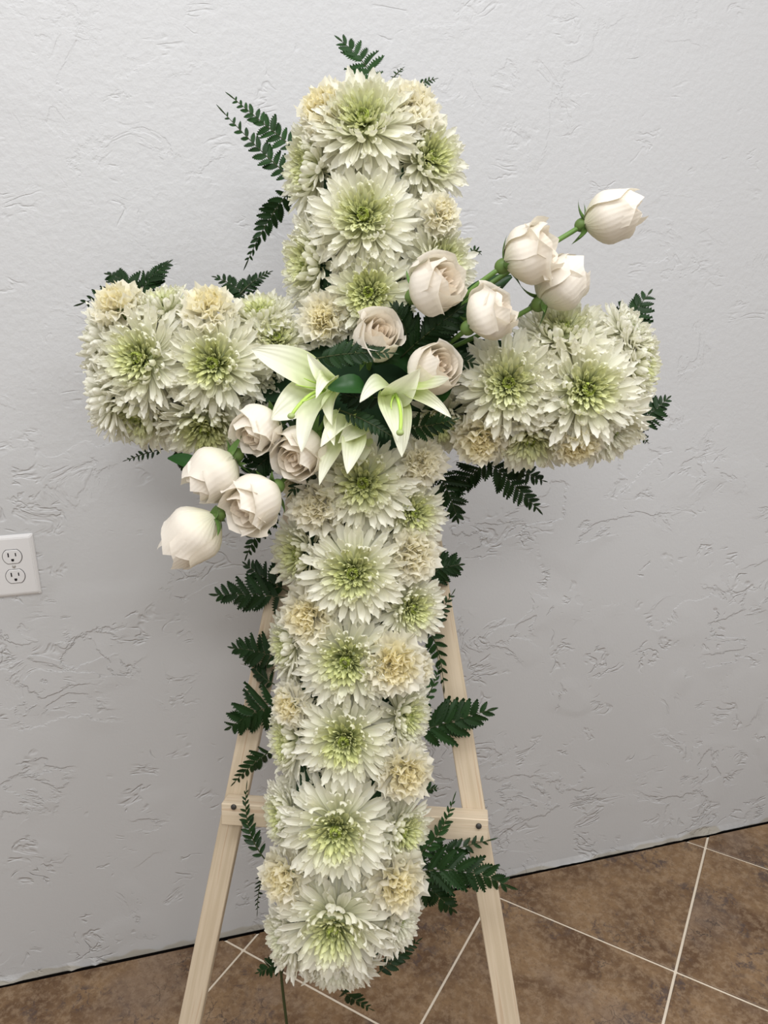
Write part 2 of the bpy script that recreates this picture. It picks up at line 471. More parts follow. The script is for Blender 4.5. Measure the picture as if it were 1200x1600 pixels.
# ------------------------------------------------------------------ petals
def ray_petal(bend, mat='mum', seed=0, nl=7, nw=5, chan=.30):
    """strap petal, length 1 along +Y, width 1 across X (scaled in use), hollow side +Z, bent towards +Z by `bend` radians"""
    rnd = random.Random(seed)
    tw = rnd.uniform(-.25, .25); side = rnd.uniform(-.05, .05)
    vs, uv = [], []
    y = z = 0.0; ang = -.35 * bend
    ts = (0, .2, .4, .58, .74, .87, .955, 1.0); nl = len(ts)
    for i, t in enumerate(ts):
        if i:
            k = (t + ts[i - 1]) / 2; st = t - ts[i - 1]
            a = -.25 * bend + bend * 1.25 * (k ** 1.7)
            y += math.cos(a) * st; z += math.sin(a) * st
        wd = (.34 + .66 * math.sin(min(t / .72, 1) * math.pi / 2) ** 1.1)
        if t > .72: wd *= math.sqrt(max(0, 1 - ((t - .72) / .312) ** 2)) * .92 + .08
        for j in range(nw):
            s = -1 + 2 * j / (nw - 1)
            cup = chan * (s * s) * wd * (1 - .35 * t)
            vs.append((s * wd * .5 + side * t * t, y - .07 * s * s * (t > .9) - .02 * s * s * (t > .99), z + (cup * .14 + tw * s * .03 * t)))
            uv.append((j / (nw - 1), t))
    return mesh('petal', vs, grid_faces(nw, nl), True, M[mat], uv)
PETALS = {}
for key, bends in (('reflex', (-.2, .05, -.4)), ('flat', (.25, .45, .1, .6)), ('cup', (.7, .9, 1.1)), ('curl', (1.3, 1.55, 1.1)), ('heart', (.2, .45, .0, .6))):
    PETALS[key] = [ray_petal(b, 'mum_heart' if key == 'heart' else 'mum', i * 7 + len(key), chan=.5 if key != 'heart' else .7) for i, b in enumerate(bends)]

def heart_mesh(seed):
    rnd = random.Random(seed); vs, fs, cols = [], [], []
    N = 64
    for k in range(N):
        r = .19 * math.sqrt((k + .5) / N); an = k * 2.39996
        c = Vector((r * math.cos(an), r * math.sin(an), -.24 + .50 * r * rnd.uniform(.8, 1.15)))
        out = Vector((math.cos(an), math.sin(an), 0)); tg = Vector((-out.y, out.x, 0))
        hgt = .11 + .20 * r / .19 * .6; lean = -.45 + .2 * rnd.random()
        up = Vector((0, 0, 1)) + out * lean + tg * rnd.uniform(.15, .5); up.normalize()
        b = len(vs); wd = .015 + .012 * r / .19
        mid = c + up * hgt * .6 + out * .012; tip = c + up * hgt - out * .02
        vs += [c - tg * wd * .6, c + tg * wd * .6, mid - tg * wd, mid + out * wd * .8, mid + tg * wd, tip]
        fs += [(b, b + 1, b + 4, b + 3), (b, b + 3, b + 2), (b + 2, b + 3, b + 5), (b + 3, b + 4, b + 5)]
        q = (r / .19)
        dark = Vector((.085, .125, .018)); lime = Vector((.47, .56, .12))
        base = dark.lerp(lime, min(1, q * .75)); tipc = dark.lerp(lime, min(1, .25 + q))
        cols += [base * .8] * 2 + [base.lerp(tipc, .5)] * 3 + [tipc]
    # floor of the cup
    b = len(vs)
    for k in range(12): vs.append(Vector((.27 * math.cos(k * math.pi / 6), .27 * math.sin(k * math.pi / 6), -.14)))
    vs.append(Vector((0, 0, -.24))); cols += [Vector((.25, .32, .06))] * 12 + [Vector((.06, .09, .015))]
    for k in range(12): fs.append((b + k, b + (k + 1) % 12, b + 12))
    me = mesh('heart', vs, fs, True, M['heart'])
    a = me.color_attributes.new('tint', 'FLOAT_COLOR', 'POINT')
    for i, c in enumerate(cols): a.data[i].color = (*c, 1)
    return me
HEARTS = [heart_mesh(i) for i in range(3)]
RECEPT = sphere_mesh('receptacle', 1, M['disc'], (1, 1, .8), 10, 6)

#        count  elev  length  width  kind     green
WHORLS = [(22, -34, .76, .138, 'reflex', .00, .20, -.36),
 (23, -17, .78, .138, 'reflex', .01, .20, -.35),
 (24, -2, .77, .138, 'flat', .02, .20, -.34),
 (25, 12, .73, .136, 'flat', .03, .20, -.33),
 (25, 24, .66, .130, 'flat', .06, .20, -.32),
 (25, 36, .57, .122, 'cup', .12, .20, -.30),
 (24, 45, .50, .108, 'cup', .30, .18, -.27),
 (25, 42, .41, .082, 'heart', .70, .09, -.23),
 (24, 47, .35, .072, 'heart', .90, .07, -.23),
 (21, 54, .28, .058, 'heart', 1.0, .05, -.23),
 (16, 63, .20, .048, 'heart', 1.0, .03, -.21),
 (9, 75, .14, .036, 'heart', 1.0, .01, -.20)]
WHITE = Vector((.93, .92, .85)); LIME = Vector((.73, .77, .26))
def mum(eye, axis, R, label, seed, green=1.0, drop=0, loose=1.0, group='white chrysanthemums of the cross'):
    rnd = random.Random(seed)
    t = thing('chrysanthemum', label, 'flower', eye, group)
    x = perp(axis, UX); y = axis.cross(x)
    link('receptacle', RECEPT, None, t, frame(x, y, axis, axis * (-.38 * R), (.26 * R,) * 3))
    for wi, (n, el, L, wd, kind, g, rho, hz) in enumerate(WHORLS[drop:]):
        n = max(6, n + rnd.randint(-1, 1)); ph = rnd.random() * 7
        for k in range(n):
            an = ph + 2 * math.pi * (k + rnd.uniform(-.28, .28)) / n
            e = R_(el + rnd.gauss(0, 5 * loose)); l = L * rnd.uniform(.88, 1.08) * R
            rad = x * math.cos(an) + y * math.sin(an)
            d = rad * math.cos(e) + axis * math.sin(e)
            nn = axis * math.cos(e) - rad * math.sin(e)
            sw = rnd.gauss(0, .10 * loose); xx = d.cross(nn)
            d2 = (d + xx * sw).normalized(); xx = d2.cross(nn).normalized(); nn = xx.cross(d2)
            rl = rnd.gauss(0, .22 * loose); xx, nn = xx * math.cos(rl) + nn * math.sin(rl), nn * math.cos(rl) - xx * math.sin(rl)
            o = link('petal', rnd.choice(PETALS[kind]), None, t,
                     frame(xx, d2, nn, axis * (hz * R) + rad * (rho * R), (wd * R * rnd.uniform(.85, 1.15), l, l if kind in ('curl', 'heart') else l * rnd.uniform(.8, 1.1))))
            gg = min(1, g * green)
            cc = WHITE.lerp(LIME, gg * .72) * rnd.uniform(.95, 1.03)
            o.color = (*cc, min(1, (.16 + .8 * gg)))
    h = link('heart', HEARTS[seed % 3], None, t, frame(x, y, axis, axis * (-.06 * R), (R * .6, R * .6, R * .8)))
    h['kind'] = 'stuff'
    return t
def face(ax, ay):
    a, b = math.tan(R_(ax)) if abs(ax) < 80 else 5.5 * (1 if ax > 0 else -1), math.tan(R_(ay))
    return (NZ + UX * a + VY * b).normalized()

# px, py, radius px, facing right deg, facing up deg, N, green, label
MUMS = [
 (566, 172, 94, 0, 18, .125, 1.0, 'large white chrysanthemum topmost on the upper arm, green heart facing out'),
 (682, 240, 78, 38, 5, .075, 1.1, 'white chrysanthemum on the rose-side shoulder near the top of the upper arm'),
 (467, 258, 86, -55, 0, .07, .9, 'white chrysanthemum turned sideways beside the two upright fern fronds of the upper arm'),
 (566, 330, 94, 2, 6, .13, 1.0, 'large white chrysanthemum in the middle of the upper arm'),
 (467, 408, 86, -52, 0, .07, .9, 'white chrysanthemum turned sideways low on the upper arm, above the outlet-side arm'),
 (702, 402, 72, 42, 8, .08, .9, 'white chrysanthemum half hidden behind the rose low on the upper arm'),
 (574, 455, 80, 0, -4, .12, 1.7, 'greenest chrysanthemum, on the upper arm directly above the central roses'),
 (207, 557, 92, -12, 2, .125, 1.1, 'large white chrysanthemum at the outer end of the outlet-side arm'),
 (328, 566, 90, 0, 0, .13, 1.2, 'large white chrysanthemum in the middle of the outlet-side arm'),
 (253, 463, 62, -5, 60, .08, .8, 'white chrysanthemum tipped upward between two cream carnations on top of the outlet-side arm'),
 (405, 478, 62, 0, 52, .08, 1.1, 'white chrysanthemum tipped upward where the outlet-side arm meets the upper arm'),
 (207, 660, 86, -25, -50, .075, .9, 'shaded chrysanthemum facing down under the outer end of the outlet-side arm'),
 (318, 680, 86, 5, -45, .08, 1.2, 'shaded chrysanthemum facing down under the outlet-side arm beside a rose'),
 (432, 522, 62, 12, 25, .10, .9, 'pale chrysanthemum just above the largest lily tepal'),
 (402, 588, 58, 15, -12, .09, .2, 'all white chrysanthemum peeping out behind the largest lily tepal'),
 (140, 525, 80, -66, 15, .06, .2, 'white chrysanthemum rounding the outlet-side arm end, under a cream carnation'),
 (146, 618, 80, -66, -15, .06, .2, 'white chrysanthemum rounding the outlet-side arm end, in its lower corner'),
 (795, 597, 92, 0, 0, .135, 1.0, 'large white chrysanthemum on the inner half of the rose-side arm'),
 (924, 607, 98, 12, 0, .13, 1.0, 'large white chrysanthemum on the outer half of the rose-side arm'),
 (882, 500, 84, 2, 50, .10, .8, 'large white chrysanthemum tipped upward right under the rose pair'),
 (1014, 568, 74, 62, 5, .06, .9, 'white chrysanthemum seen from the side at the very end of the rose-side arm'),
 (828, 698, 86, 0, -52, .085, .9, 'shaded chrysanthemum facing down in the middle under the rose-side arm'),
 (994, 508, 60, 45, 45, .07, .2, 'small white chrysanthemum on the upper outer corner of the rose-side arm'),
 (962, 684, 80, 36, -48, .07, .2, 'white chrysanthemum on the lower outer corner of the rose-side arm'),
 (692, 668, 66, -5, -40, .08, 1.1, 'shaded chrysanthemum between the smaller lily and the rose-side arm'),
 (860, 560, 58, 5, 10, .09, .2, 'white chrysanthemum wedged between the two large blooms of the rose-side arm'),
 (566, 755, 88, 3, 2, .125, 1.2, 'large white chrysanthemum directly below the lilies'),
 (652, 803, 64, 30, 0, .09, 1.3, 'small greenish chrysanthemum on the easel-leg side just below the lilies'),
 (455, 868, 80, -48, 0, .075, 1.0, 'white chrysanthemum turned sideways under the lowest rose pair'),
 (549, 898, 90, 0, 0, .13, 1.2, 'large white chrysanthemum, second below the lilies on the stem'),
 (650, 953, 66, 32, 0, .085, 1.2, 'white chrysanthemum beside the exposed upper easel leg'),
 (537, 1037, 88, -2, 2, .125, 1.3, 'large white chrysanthemum, third below the lilies on the stem'),
 (436, 1010, 66, -58, 0, .07, .9, 'white chrysanthemum turned sideways beneath a cream carnation at the second outlet-side fern'),
 (646, 1122, 66, 58, 0, .07, 1.0, 'white chrysanthemum turned sideways at the base of the broad fern across the easel leg'),
 (438, 1160, 70, -55, 0, .07, 1.1, 'white chrysanthemum turned sideways just below the smallest cream carnation'),
 (535, 1163, 86, 0, 2, .125, 1.4, 'large white chrysanthemum, fourth below the lilies on the stem'),
 (430, 1277, 66, -55, 0, .07, 1.0, 'white chrysanthemum at the outlet-side end of the easel crossbar'),
 (522, 1307, 98, 0, 2, .13, 1.1, 'largest white chrysanthemum, level with the easel crossbar'),
 (640, 1304, 66, 52, 0, .075, 1.2, 'white chrysanthemum over the easel crossbar on the nailed leg side'),
 (518, 1466, 100, 0, -10, .12, 1.0, 'large white chrysanthemum at the very foot of the cross'),
 (632, 1445, 66, 58, -10, .06, .2, 'white chrysanthemum rounding the foot of the cross below a cream carnation'),
 (432, 1470, 66, -55, -5, .065, .4, 'white chrysanthemum rounding the foot of the cross on the outlet side'),
 (470, 1075, 58, -25, 0, .075, .2, 'white chrysanthemum peeping from behind the third large bloom of the stem'),
 (625, 1165, 56, 35, 0, .07, .2, 'white chrysanthemum tucked between the fourth large bloom and the sideways one'),
 (470, 1232, 58, -25, 0, .07, .2, 'white chrysanthemum peeping out above the largest bloom at the crossbar'),
 (500, 345, 60, -25, 0, .07, .2, 'white chrysanthemum peeping out beside the middle bloom of the upper arm'),
 (640, 300, 58, 25, 5, .07, .2, 'white chrysanthemum behind the middle bloom of the upper arm, rose side'),
 (522, 1528, 76, 0, -38, .065, .2, 'white chrysanthemum drooping lowest at the foot of the cross'),
]
for i, (px, py, r, ax, ay, n, g, lab) in enumerate(MUMS):
    p = at(px, py, n)
    mum(p, face(ax, ay), r * 1.07 * m_per_px(p), lab, 100 + i, g, 0, 1.15)

# ------------------------------------------------------------------ carnations
def ruffle_petal(seed, nl=5, nw=10):
    rnd = random.Random(seed); ph = rnd.random() * 6; vs, uv = [], []
    k1 = rnd.uniform(5, 8); am = rnd.uniform(.09, .15)
    for i in range(nl):
        t = i / (nl - 1)
        for j in range(nw):
            s = -1 + 2 * j / (nw - 1)
            half = .10 + .62 * t ** 1.2
            a = s * half
            rr = t * (1 - .08 * s * s) + (.06 * (1 if j % 2 else -1) * (t > .95)) + rnd.uniform(-.02, .02) * t
            z = am * t * t * math.sin(k1 * s + ph) * 1.5 + .22 * t * t * t + rnd.uniform(-.02, .02) * t
            vs.append((rr * math.sin(a), rr * math.cos(a), z)); uv.append((j / (nw - 1), t))
    return mesh('petal', vs, grid_faces(nw, nl), True, M['carnation'], uv)
RUFF = [ruffle_petal(i) for i in range(7)]
CWH = [(9, -22, .98, 0.), (9, 0, .95, .03), (9, 18, .88, .2), (10, 34, .78, .6), (10, 50, .68, .9), (9, 64, .60, 1.), (7, 78, .54, 1.)]
def carnation(c, axis, R, label, seed, cream):
    rnd = random.Random(seed)
    t = thing('carnation', label, 'flower', c, 'cream carnations among the chrysanthemums')
    x = perp(axis, UX); y = axis.cross(x); c0 = axis * (-.42 * R)
    link('calyx', CALYX, None, t, frame(x, y, axis, axis * (-.75 * R), (.2 * R, .2 * R, .42 * R)))
    white = Vector((.94, .92, .84)); cr = Vector((.98, .925, .69))
    for (n, el, L, q) in CWH:
        ph = rnd.random() * 6
        for k in range(n):
            an = ph + 2 * math.pi * (k + rnd.uniform(-.25, .25)) / n; e = R_(el + rnd.gauss(0, 7)); l = L * R * rnd.uniform(.85, 1.1)
            rad = x * math.cos(an) + y * math.sin(an); d = rad * math.cos(e) + axis * math.sin(e); nn = axis * math.cos(e) - rad * math.sin(e)
            xx = d.cross(nn); rl = rnd.gauss(0, .35)
            xx, nn = xx * math.cos(rl) + nn * math.sin(rl), nn * math.cos(rl) - xx * math.sin(rl)
            o = link('petal', rnd.choice(RUFF), None, t, frame(xx, d, nn, c0 + d * .05 * R, (l * .8, l, l)))
            cc = white.lerp(cr, min(1, q * cream)); o.color = (*cc, .25 * min(1, cream) * q + .12)
CALYX = sphere_mesh('calyx', 1, M['calyx'], (1, 1, 1), 8, 6)
CARN = [
 (500, 162, 52, -28, 25, .10, .95, 'cream carnation with yellow heart near the top of the cross, under the topmost fern'),
 (648, 155, 50, 25, 30, .09, .35, 'pale carnation on the rose-side shoulder at the top of the cross'),
 (694, 330, 36, 35, 10, .10, .5, 'small white carnation on the upper arm edge facing the distant rose'),
 (503, 494, 44, -5, 5, .11, .7, 'cream carnation where the upper arm meets the outlet-side arm, beside a rose'),
 (176, 468, 46, -20, 38, .10, .9, 'yellow-cream carnation on the outer top corner of the outlet-side arm'),
 (325, 470, 48, 0, 45, .115, 1.0, 'yellow-cream carnation on top of the outlet-side arm between two upturned chrysanthemums'),
 (750, 692, 48, 0, -35, .10, .9, 'peach-cream carnation hanging under the inner part of the rose-side arm'),
 (903, 700, 44, 8, -40, .10, .9, 'peach-cream carnation hanging under the outer part of the rose-side arm'),
 (660, 722, 42, 15, -5, .10, .3, 'white carnation just below the smaller lily'),
 (490, 790, 48, -12, 0, .12, .3, 'white frilled carnation below the drooping lily'),
 (650, 866, 52, 25, 0, .095, .3, 'white frilled carnation beside the second large bloom below the lilies'),
 (476, 965, 52, -20, 0, .11, .9, 'cream carnation on the outlet side of the stem, level with the drooping fern leaf'),
 (617, 1040, 54, 14, 0, .12, 1.05, 'largest yellow-cream carnation, level with the third bloom of the stem'),
 (448, 1105, 36, -30, 0, .10, .9, 'smallest yellow-cream carnation, at the outlet-side edge of the stem'),
 (637, 1212, 50, 28, 0, .105, .85, 'cream carnation just above the easel crossbar'),
 (625, 1388, 54, 25, -5, .10, .9, 'cream carnation beside the spreading ferns near the foot of the cross'),
 (437, 1375, 50, -28, 0, .10, .85, 'cream carnation on the outlet side near the foot of the cross'),
 (660, 1045, 34, 55, 0, .06, .2, 'white carnation behind the largest yellow-cream one, at the leg side'),
 (462, 760, 34, -20, -5, .09, .5, 'small cream carnation under the half-open rose by the big lily'),
]
for i, (px, py, r, ax, ay, n, cr, lab) in enumerate(CARN):
    p = at(px, py, n); carnation(p, face(ax, ay), r * m_per_px(p), lab, 300 + i, cr)

# ------------------------------------------------------------------ roses
def rose_petal(name, rnd, rad, hw, hgt, flare, lip, closed, mat, point=.12, nw=11, nl=10):
    """one petal wrapped about +Z: rad = radius share, hw = half width (rad), height hgt, flare = how far its rim rolls out"""
    vs, uv = [], []
    wob = rnd.uniform(0, 6)
    for i in range(nl):
        t = i / (nl - 1)
        for j in range(nw):
            s = -1 + 2 * j / (nw - 1)
            top = 1 - .20 * abs(s) ** 2.4 + point * max(0, 1 - abs(s) * 2.4)
            z = t * top
            prof = .20 + .80 * math.sin(min(z / .46, 1) * math.pi / 2) ** .85
            if z > .46: prof = 1 - closed * ((z - .46) / .54) ** 1.5
            r = rad * prof
            r *= 1 + .10 * s                                   # one edge tucks under its neighbour
            k = max(0, t - (1 - lip)) / lip
            r += flare * k ** 2 * (.65 + .35 * abs(s)) 
            zz = z * hgt - flare * .55 * k ** 3
            r += .012 * math.sin(3 * s + wob) * t
            a = s * hw * (.62 + .38 * math.sin(min(t * 1.4, 1) * math.pi / 2))
            vs.append((r * math.cos(a), r * math.sin(a), zz)); uv.append((j / (nw - 1), t))
    return mesh(name, vs, grid_faces(nw, nl), True, mat, uv)
def sepal_mesh(seed):
    rnd = random.Random(seed); vs = []; n = 7; c = rnd.uniform(-.5, .9)
    for i in range(n):
        t = i / (n - 1); wd = .15 * (1 - t) ** .8 * (1 + .5 * math.sin(t * 3)) + .004
        for s in (-1, 0, 1): vs.append((s * wd, t * .8, .12 * s * s * (1 - t) + c * t * t * .5))
    return mesh('sepal', vs, grid_faces(3, n), True, M['sepal'])
SEPALS = [sepal_mesh(i) for i in range(4)]
HIP = sphere_mesh('hip', 1, M['calyx'], (1, 1, 1.15), 12, 8)
def rose(base, tip, wpx, label, seed, openness, spin=0., tint=(.88, .83, .755)):
    rnd = random.Random(seed)
    ax = (tip - base).normalized(); L = (tip - base).length; Rm = wpx * m_per_px(base) * .5
    t = thing('rose', label, 'flower', base, 'white roses of the diagonal spray')
    x = perp(ax, NZ); y = ax.cross(x)
    fr = frame(x, y, ax)
    h = L / Rm
    lay = [(1.00, 1.25, .96, .34 * openness + .10, .34, 3), (.90, 1.2, 1.02, .22 * openness + .03, .30, 3),
           (.72, 1.3, 1.03, .12 * openness, .25, 3), (.52, 1.4, 1.03, .06 * openness, .2, 3), (.34, 1.6, 1.02, .02, .2, 2), (.17, 2.2, 1.0, .0, .2, 2)]
    for li, (rd, hw, hg, fl, lip, n) in enumerate(lay):
        ph = spin + li * 1.05
        closed = (.46 - .30 * openness) if li < 2 else (.40 - .22 * openness)
        for k in range(n):
            an = ph + 2 * math.pi * k / n + rnd.uniform(-.2, .2)
            me = rose_petal('petal', rnd, rd * rnd.uniform(.97, 1.03), hw, hg * h * rnd.uniform(.95, 1.03) * (1 - .05 * li * openness), fl * rnd.uniform(.6, 1.3), lip, closed, M['rose'], .14 if li < 2 else .05)
            o = link('petal', me, None, t, fr @ Matrix.Rotation(an, 4, 'Z') @ Matrix.Diagonal((Rm, Rm, Rm, 1)))
            c = Vector(tint).lerp(Vector((.93, .80, .66)), min(.8, .16 * max(0, li - 1))) * rnd.uniform(.97, 1.02)
            o.color = (*c, .55 if li < 2 else .1)
    link('hip', HIP, None, t, fr @ Matrix.Translation((0, 0, -.10 * Rm)) @ Matrix.Diagonal((.29 * Rm, .29 * Rm, .27 * Rm, 1)))
    for k in range(5):
        an = k * 2 * math.pi / 5 + rnd.random(); e = R_(rnd.uniform(-50, 62))
        rad = Vector((math.cos(an), math.sin(an), 0)); d = rad * math.cos(e) + Vector((0, 0, math.sin(e))); nn = Vector((0, 0, math.cos(e))) - rad * math.sin(e)
        link('sepal', SEPALS[rnd.randrange(4)], None, t, fr @ frame(d.cross(nn), d, nn, Vector((0, 0, -.02 * Rm)) + rad * .2 * Rm, (Rm, Rm, Rm)))
    return t
def stem_to(t, base, pts, r=.0032):
    q = bez([base] + pts, 10)
    link('stem', tube('stem', [p - t.location for p in q], r, 7, M['stem']), None, t, Matrix())
# base px, tip px, N base, N tip, width px, openness, spin, stem through px..., label
ROSES = [
 ((913, 350), (998, 322), .13, .15, 76, .35, .6, [((870, 380), .13), ((720, 455), .13), ((640, 560), .09)], 'white rosebud reaching farthest out on its own long stem above the rose-side arm'),
 ((790, 414), (868, 378), .15, .17, 88, .75, 2.4, [((740, 445), .15), ((690, 490), .12), ((640, 560), .09)], 'white rose with a pointed petal in front of another rose, sepals spread'),
 ((845, 472), (905, 415), .125, .13, 84, .35, 1.0, [((800, 500), .10), ((720, 540), .09), ((640, 570), .07)], 'white rose standing behind the pointed-petal rose, over the rose-side arm'),
 ((648, 462), (712, 432), .135, .175, 86, .6, .2, [((630, 490), .10), ((620, 520), .07)], 'white rose at the foot of the upper arm, opening away from the outlet'),
 ((735, 510), (795, 472), .16, .18, 84, .55, 3.6, [((710, 530), .12), ((670, 560), .08)], 'white rose beside the inner end of the rose-side arm, under the rose pair'),
 ((572, 548), (602, 508), .12, .175, 70, .65, 1.5, [((575, 570), .08), ((580, 590), .06)], 'white rose with peach heart above the central fern frond'),
 ((655, 588), (700, 564), .13, .175, 76, .6, 2.9, [((640, 600), .09), ((620, 600), .06)], 'white rose with peach heart next to the smaller lily'),
 ((425, 648), (383, 690), .13, .17, 70, .7, 2.0, [((450, 630), .10), ((480, 610), .07)], 'small white rose tucked beneath the largest lily tepal'),
 ((366, 714), (303, 766), .14, .16, 84, .45, .9, [((400, 690), .12), ((470, 640), .08)], 'white rose hanging under the outlet-side arm, wrapped in one broad petal'),
 ((430, 762), (366, 806), .14, .19, 84, .85, 1.2, [((455, 740), .10), ((490, 690), .07)], 'open white rose with visible spiral beside the stem of the cross'),
 ((338, 806), (268, 868), .15, .16, 86, .3, 2.2, [((360, 785), .14), ((420, 720), .10), ((480, 650), .07)], 'lowest white rosebud, hanging alone against the wall toward the outlet'),
 ((492, 685), (448, 726), .12, .17, 78, .75, .4, [((505, 660), .09), ((520, 640), .07)], 'white rose half hidden behind the drooping lily tepals'),
]
for i, (b, tp, nb, nt_, wpx, op, sp, st, lab) in enumerate(ROSES):
    pb, pt = at(*b, nb), at(*tp, nt_)
    o = rose(pb, pt, wpx, lab, 500 + i, op, sp)
    stem_to(o, pb, [at(*q, nn) for q, nn in st])

# ------------------------------------------------------------------ lilies
def tepal_mesh(B, T, out, W, bow, roll, wav, seed, org, nl=14, nw=9):
    """lance-shaped tepal from B to T; out = way its inner face looks; bow = rise of its middle, roll = curl of its edges"""
    rnd = random.Random(seed); ph = rnd.random() * 6
    d = (T - B); L = d.length; dn = d / L; o = perp(dn, out); sd = dn.cross(o)
    vs, uv = [], []
    for i in range(nl):
        t = i / (nl - 1)
        c = B + d * t + o * bow * L * (math.sin(t * math.pi * .9) - .35 * t ** 4)
        wd = W * (math.sin(math.pi * min(1, (t * .93 + .06)) ** .9) ** .8)
        if i == nl - 1: wd = W * .03
        for j in range(nw):
            s = -1 + 2 * j / (nw - 1)
            rise = roll * abs(s) ** 1.6 * wd - .10 * wd * math.exp(-(s / .16) ** 2)
            rise += wav * W * math.sin(9 * t + ph + (2 if s > 0 else 0)) * s * s
            vs.append(c + sd * (s * wd * (1 - .25 * abs(roll) * abs(s))) + o * rise - org); uv.append((j / (nw - 1), t))
    return mesh('tepal', vs, grid_faces(nw, nl), True, M['lily'], uv)
def lily(label, throat, n0, teps, pist, fils, seed):
    org = at(*throat, n0)
    t = thing('lily', label, 'flower', org, 'white lilies at the middle of the cross')
    for k, (b, nb, tp, nt_, wpx, bow, roll, outd, g) in enumerate(teps):
        B, T = at(*b, nb), at(*tp, nt_)
        o = link('tepal', tepal_mesh(B, T, face(*outd), wpx * .5 * m_per_px(B), bow, roll, .07, seed * 10 + k, org), None, t, Matrix())
        o.color = (.89, .90, .77, g)
    if pist:
        pts = [at(x, y, n) for x, y, n in pist]
        q = bez(pts, 9); link('pistil', tube('pistil', [p - org for p in q], .0022, 7, M['pistil']), None, t, Matrix())
        link('stigma', sphere_mesh('stigma', .0048, M['stigma'], (1, 1, .8)), None, t, Matrix.Translation(q[-1] - org))
    for f in fils:
        q = bez([at(x, y, n) for x, y, n in f], 6)
        link('filament', tube('filament', [p - org for p in q], [.0014, .0013, .0011, .001, .0008, .0006], 5, M['pistil']), None, t, Matrix())
    # the trumpet's outer base
    q = bez([org - NZ * .05 + VY * -.005, org - NZ * .02], 4)
    link('stem', tube('stem', [p - org for p in q], [.004, .005, .007, .009], 8, M['stem']), None, t, Matrix())
lily('largest white lily, its broad tepals spread over the outlet-side arm', (508, 598), .13, [
  ((512, 600), .12, (393, 546), .185, 62, .05, .25, (8, 20), .75),
  ((510, 606), .12, (424, 655), .175, 66, .05, .30, (5, 10), .6),
  ((520, 606), .135, (471, 706), .19, 50, .10, .55, (-25, 5), .6),
  ((532, 606), .14, (480, 552), .17, 34, .16, .8, (-20, 10), .9),
  ((522, 598), .14, (494, 622), .19, 34, .22, .8, (0, 25), .5),
  ((538, 605), .135, (519, 665), .18, 34, .14, .7, (-30, 0), .8)],
  [(508, 608, .15), (478, 612, .185), (455, 650, .20)], [[(505, 606, .15), (488, 608, .175), (462, 601, .19)], [(506, 602, .15), (490, 598, .175), (475, 591, .19)], [(508, 610, .15), (490, 622, .18), (472, 628, .19)]], 1)
lily('smaller white lily next to the peach-hearted rose, green style hanging in front', (622, 612), .14, [
  ((606, 622), .14, (656, 576), .195, 52, .12, .55, (5, -25), .55),
  ((632, 604), .16, (702, 592), .215, 36, -.10, .6, (5, 35), .95),
  ((620, 604), .145, (705, 652), .20, 32, .06, .5, (10, 25), .95),
  ((600, 612), .145, (622, 690), .20, 40, .07, .5, (15, 0), .7),
  ((624, 616), .14, (628, 714), .19, 40, .06, .5, (5, 5), .75),
  ((612, 606), .14, (562, 628), .19, 40, .16, .65, (-10, 20), .6)],
  [(618, 616, .16), (630, 640, .20), (625, 676, .21)], [[(614, 618, .16), (612, 626, .18), (610, 636, .18)], [(618, 616, .16), (608, 628, .18), (612, 640, .19)]], 2)
lily('half-open greenish lily drooping below the largest one', (548, 655), .125, [
  ((556, 662), .12, (501, 698), .19, 40, .14, .6, (-10, 15), .7),
  ((545, 672), .12, (499, 758), .17, 34, .08, .7, (-12, 5), .7),
  ((556, 672), .125, (543, 740), .18, 44, .10, .6, (8, 0), .8),
  ((560, 658), .11, (528, 692), .165, 46, .18, .6, (5, -10), 1.0),
  ((562, 668), .10, (560, 728), .13, 40, .06, .5, (25, 0), 1.0),
  ((530, 640), .13, (522, 696), .185, 30, .12, .7, (-15, 5), .55)],
  None, [], 3)
def lily_leaf(pts, W, label, seed):
    P = [at(x, y, n) for x, y, n in pts]; q = bez(P, 10); vs = []
    for i, p in enumerate(q):
        t = i / 9; wd = W * math.sin(math.pi * (t * .9 + .08)) ** .8
        d = (q[min(i + 1, 9)] - q[max(i - 1, 0)]).normalized(); o = perp(d, NZ + VY * .5); sd = d.cross(o)
        for s in (-1, -.5, 0, .5, 1): vs.append(p + sd * s * wd + o * abs(s) * wd * .35 - P[0])
    o = link('lily_leaf', mesh('lily_leaf', vs, grid_faces(5, 10), True), M['leaf'], None, Matrix.Translation(P[0]))
    o['label'] = label; o['category'] = 'leaf'; o['group'] = 'dark lily leaves'
lily_leaf([(578, 622, .14), (568, 592, .19), (535, 605, .19), (512, 606, .18)], .014, 'glossy dark green leaf between the largest and the smaller lily', 1)
lily_leaf([(660, 640, .10), (680, 632, .14), (694, 618, .15), (705, 600, .14)], .010, 'dark green leaf between the smaller lily and the rose-side arm', 2)
lily_leaf([(700, 520, .09), (735, 480, .10), (760, 450, .11), (800, 432, .11)], .020, 'broad dark leaf under the sepals of the pointed-petal rose', 3)
lily_leaf([(655, 590, .08), (640, 560, .10), (610, 545, .11), (585, 570, .11)], .018, 'broad dark leaf in the hollow between the two peach-hearted roses', 4)
lily_leaf([(330, 735, .10), (300, 725, .10), (285, 715, .09), (262, 716, .08)], .010, 'narrow dark leaf under the outlet-side arm next to a rose', 5)

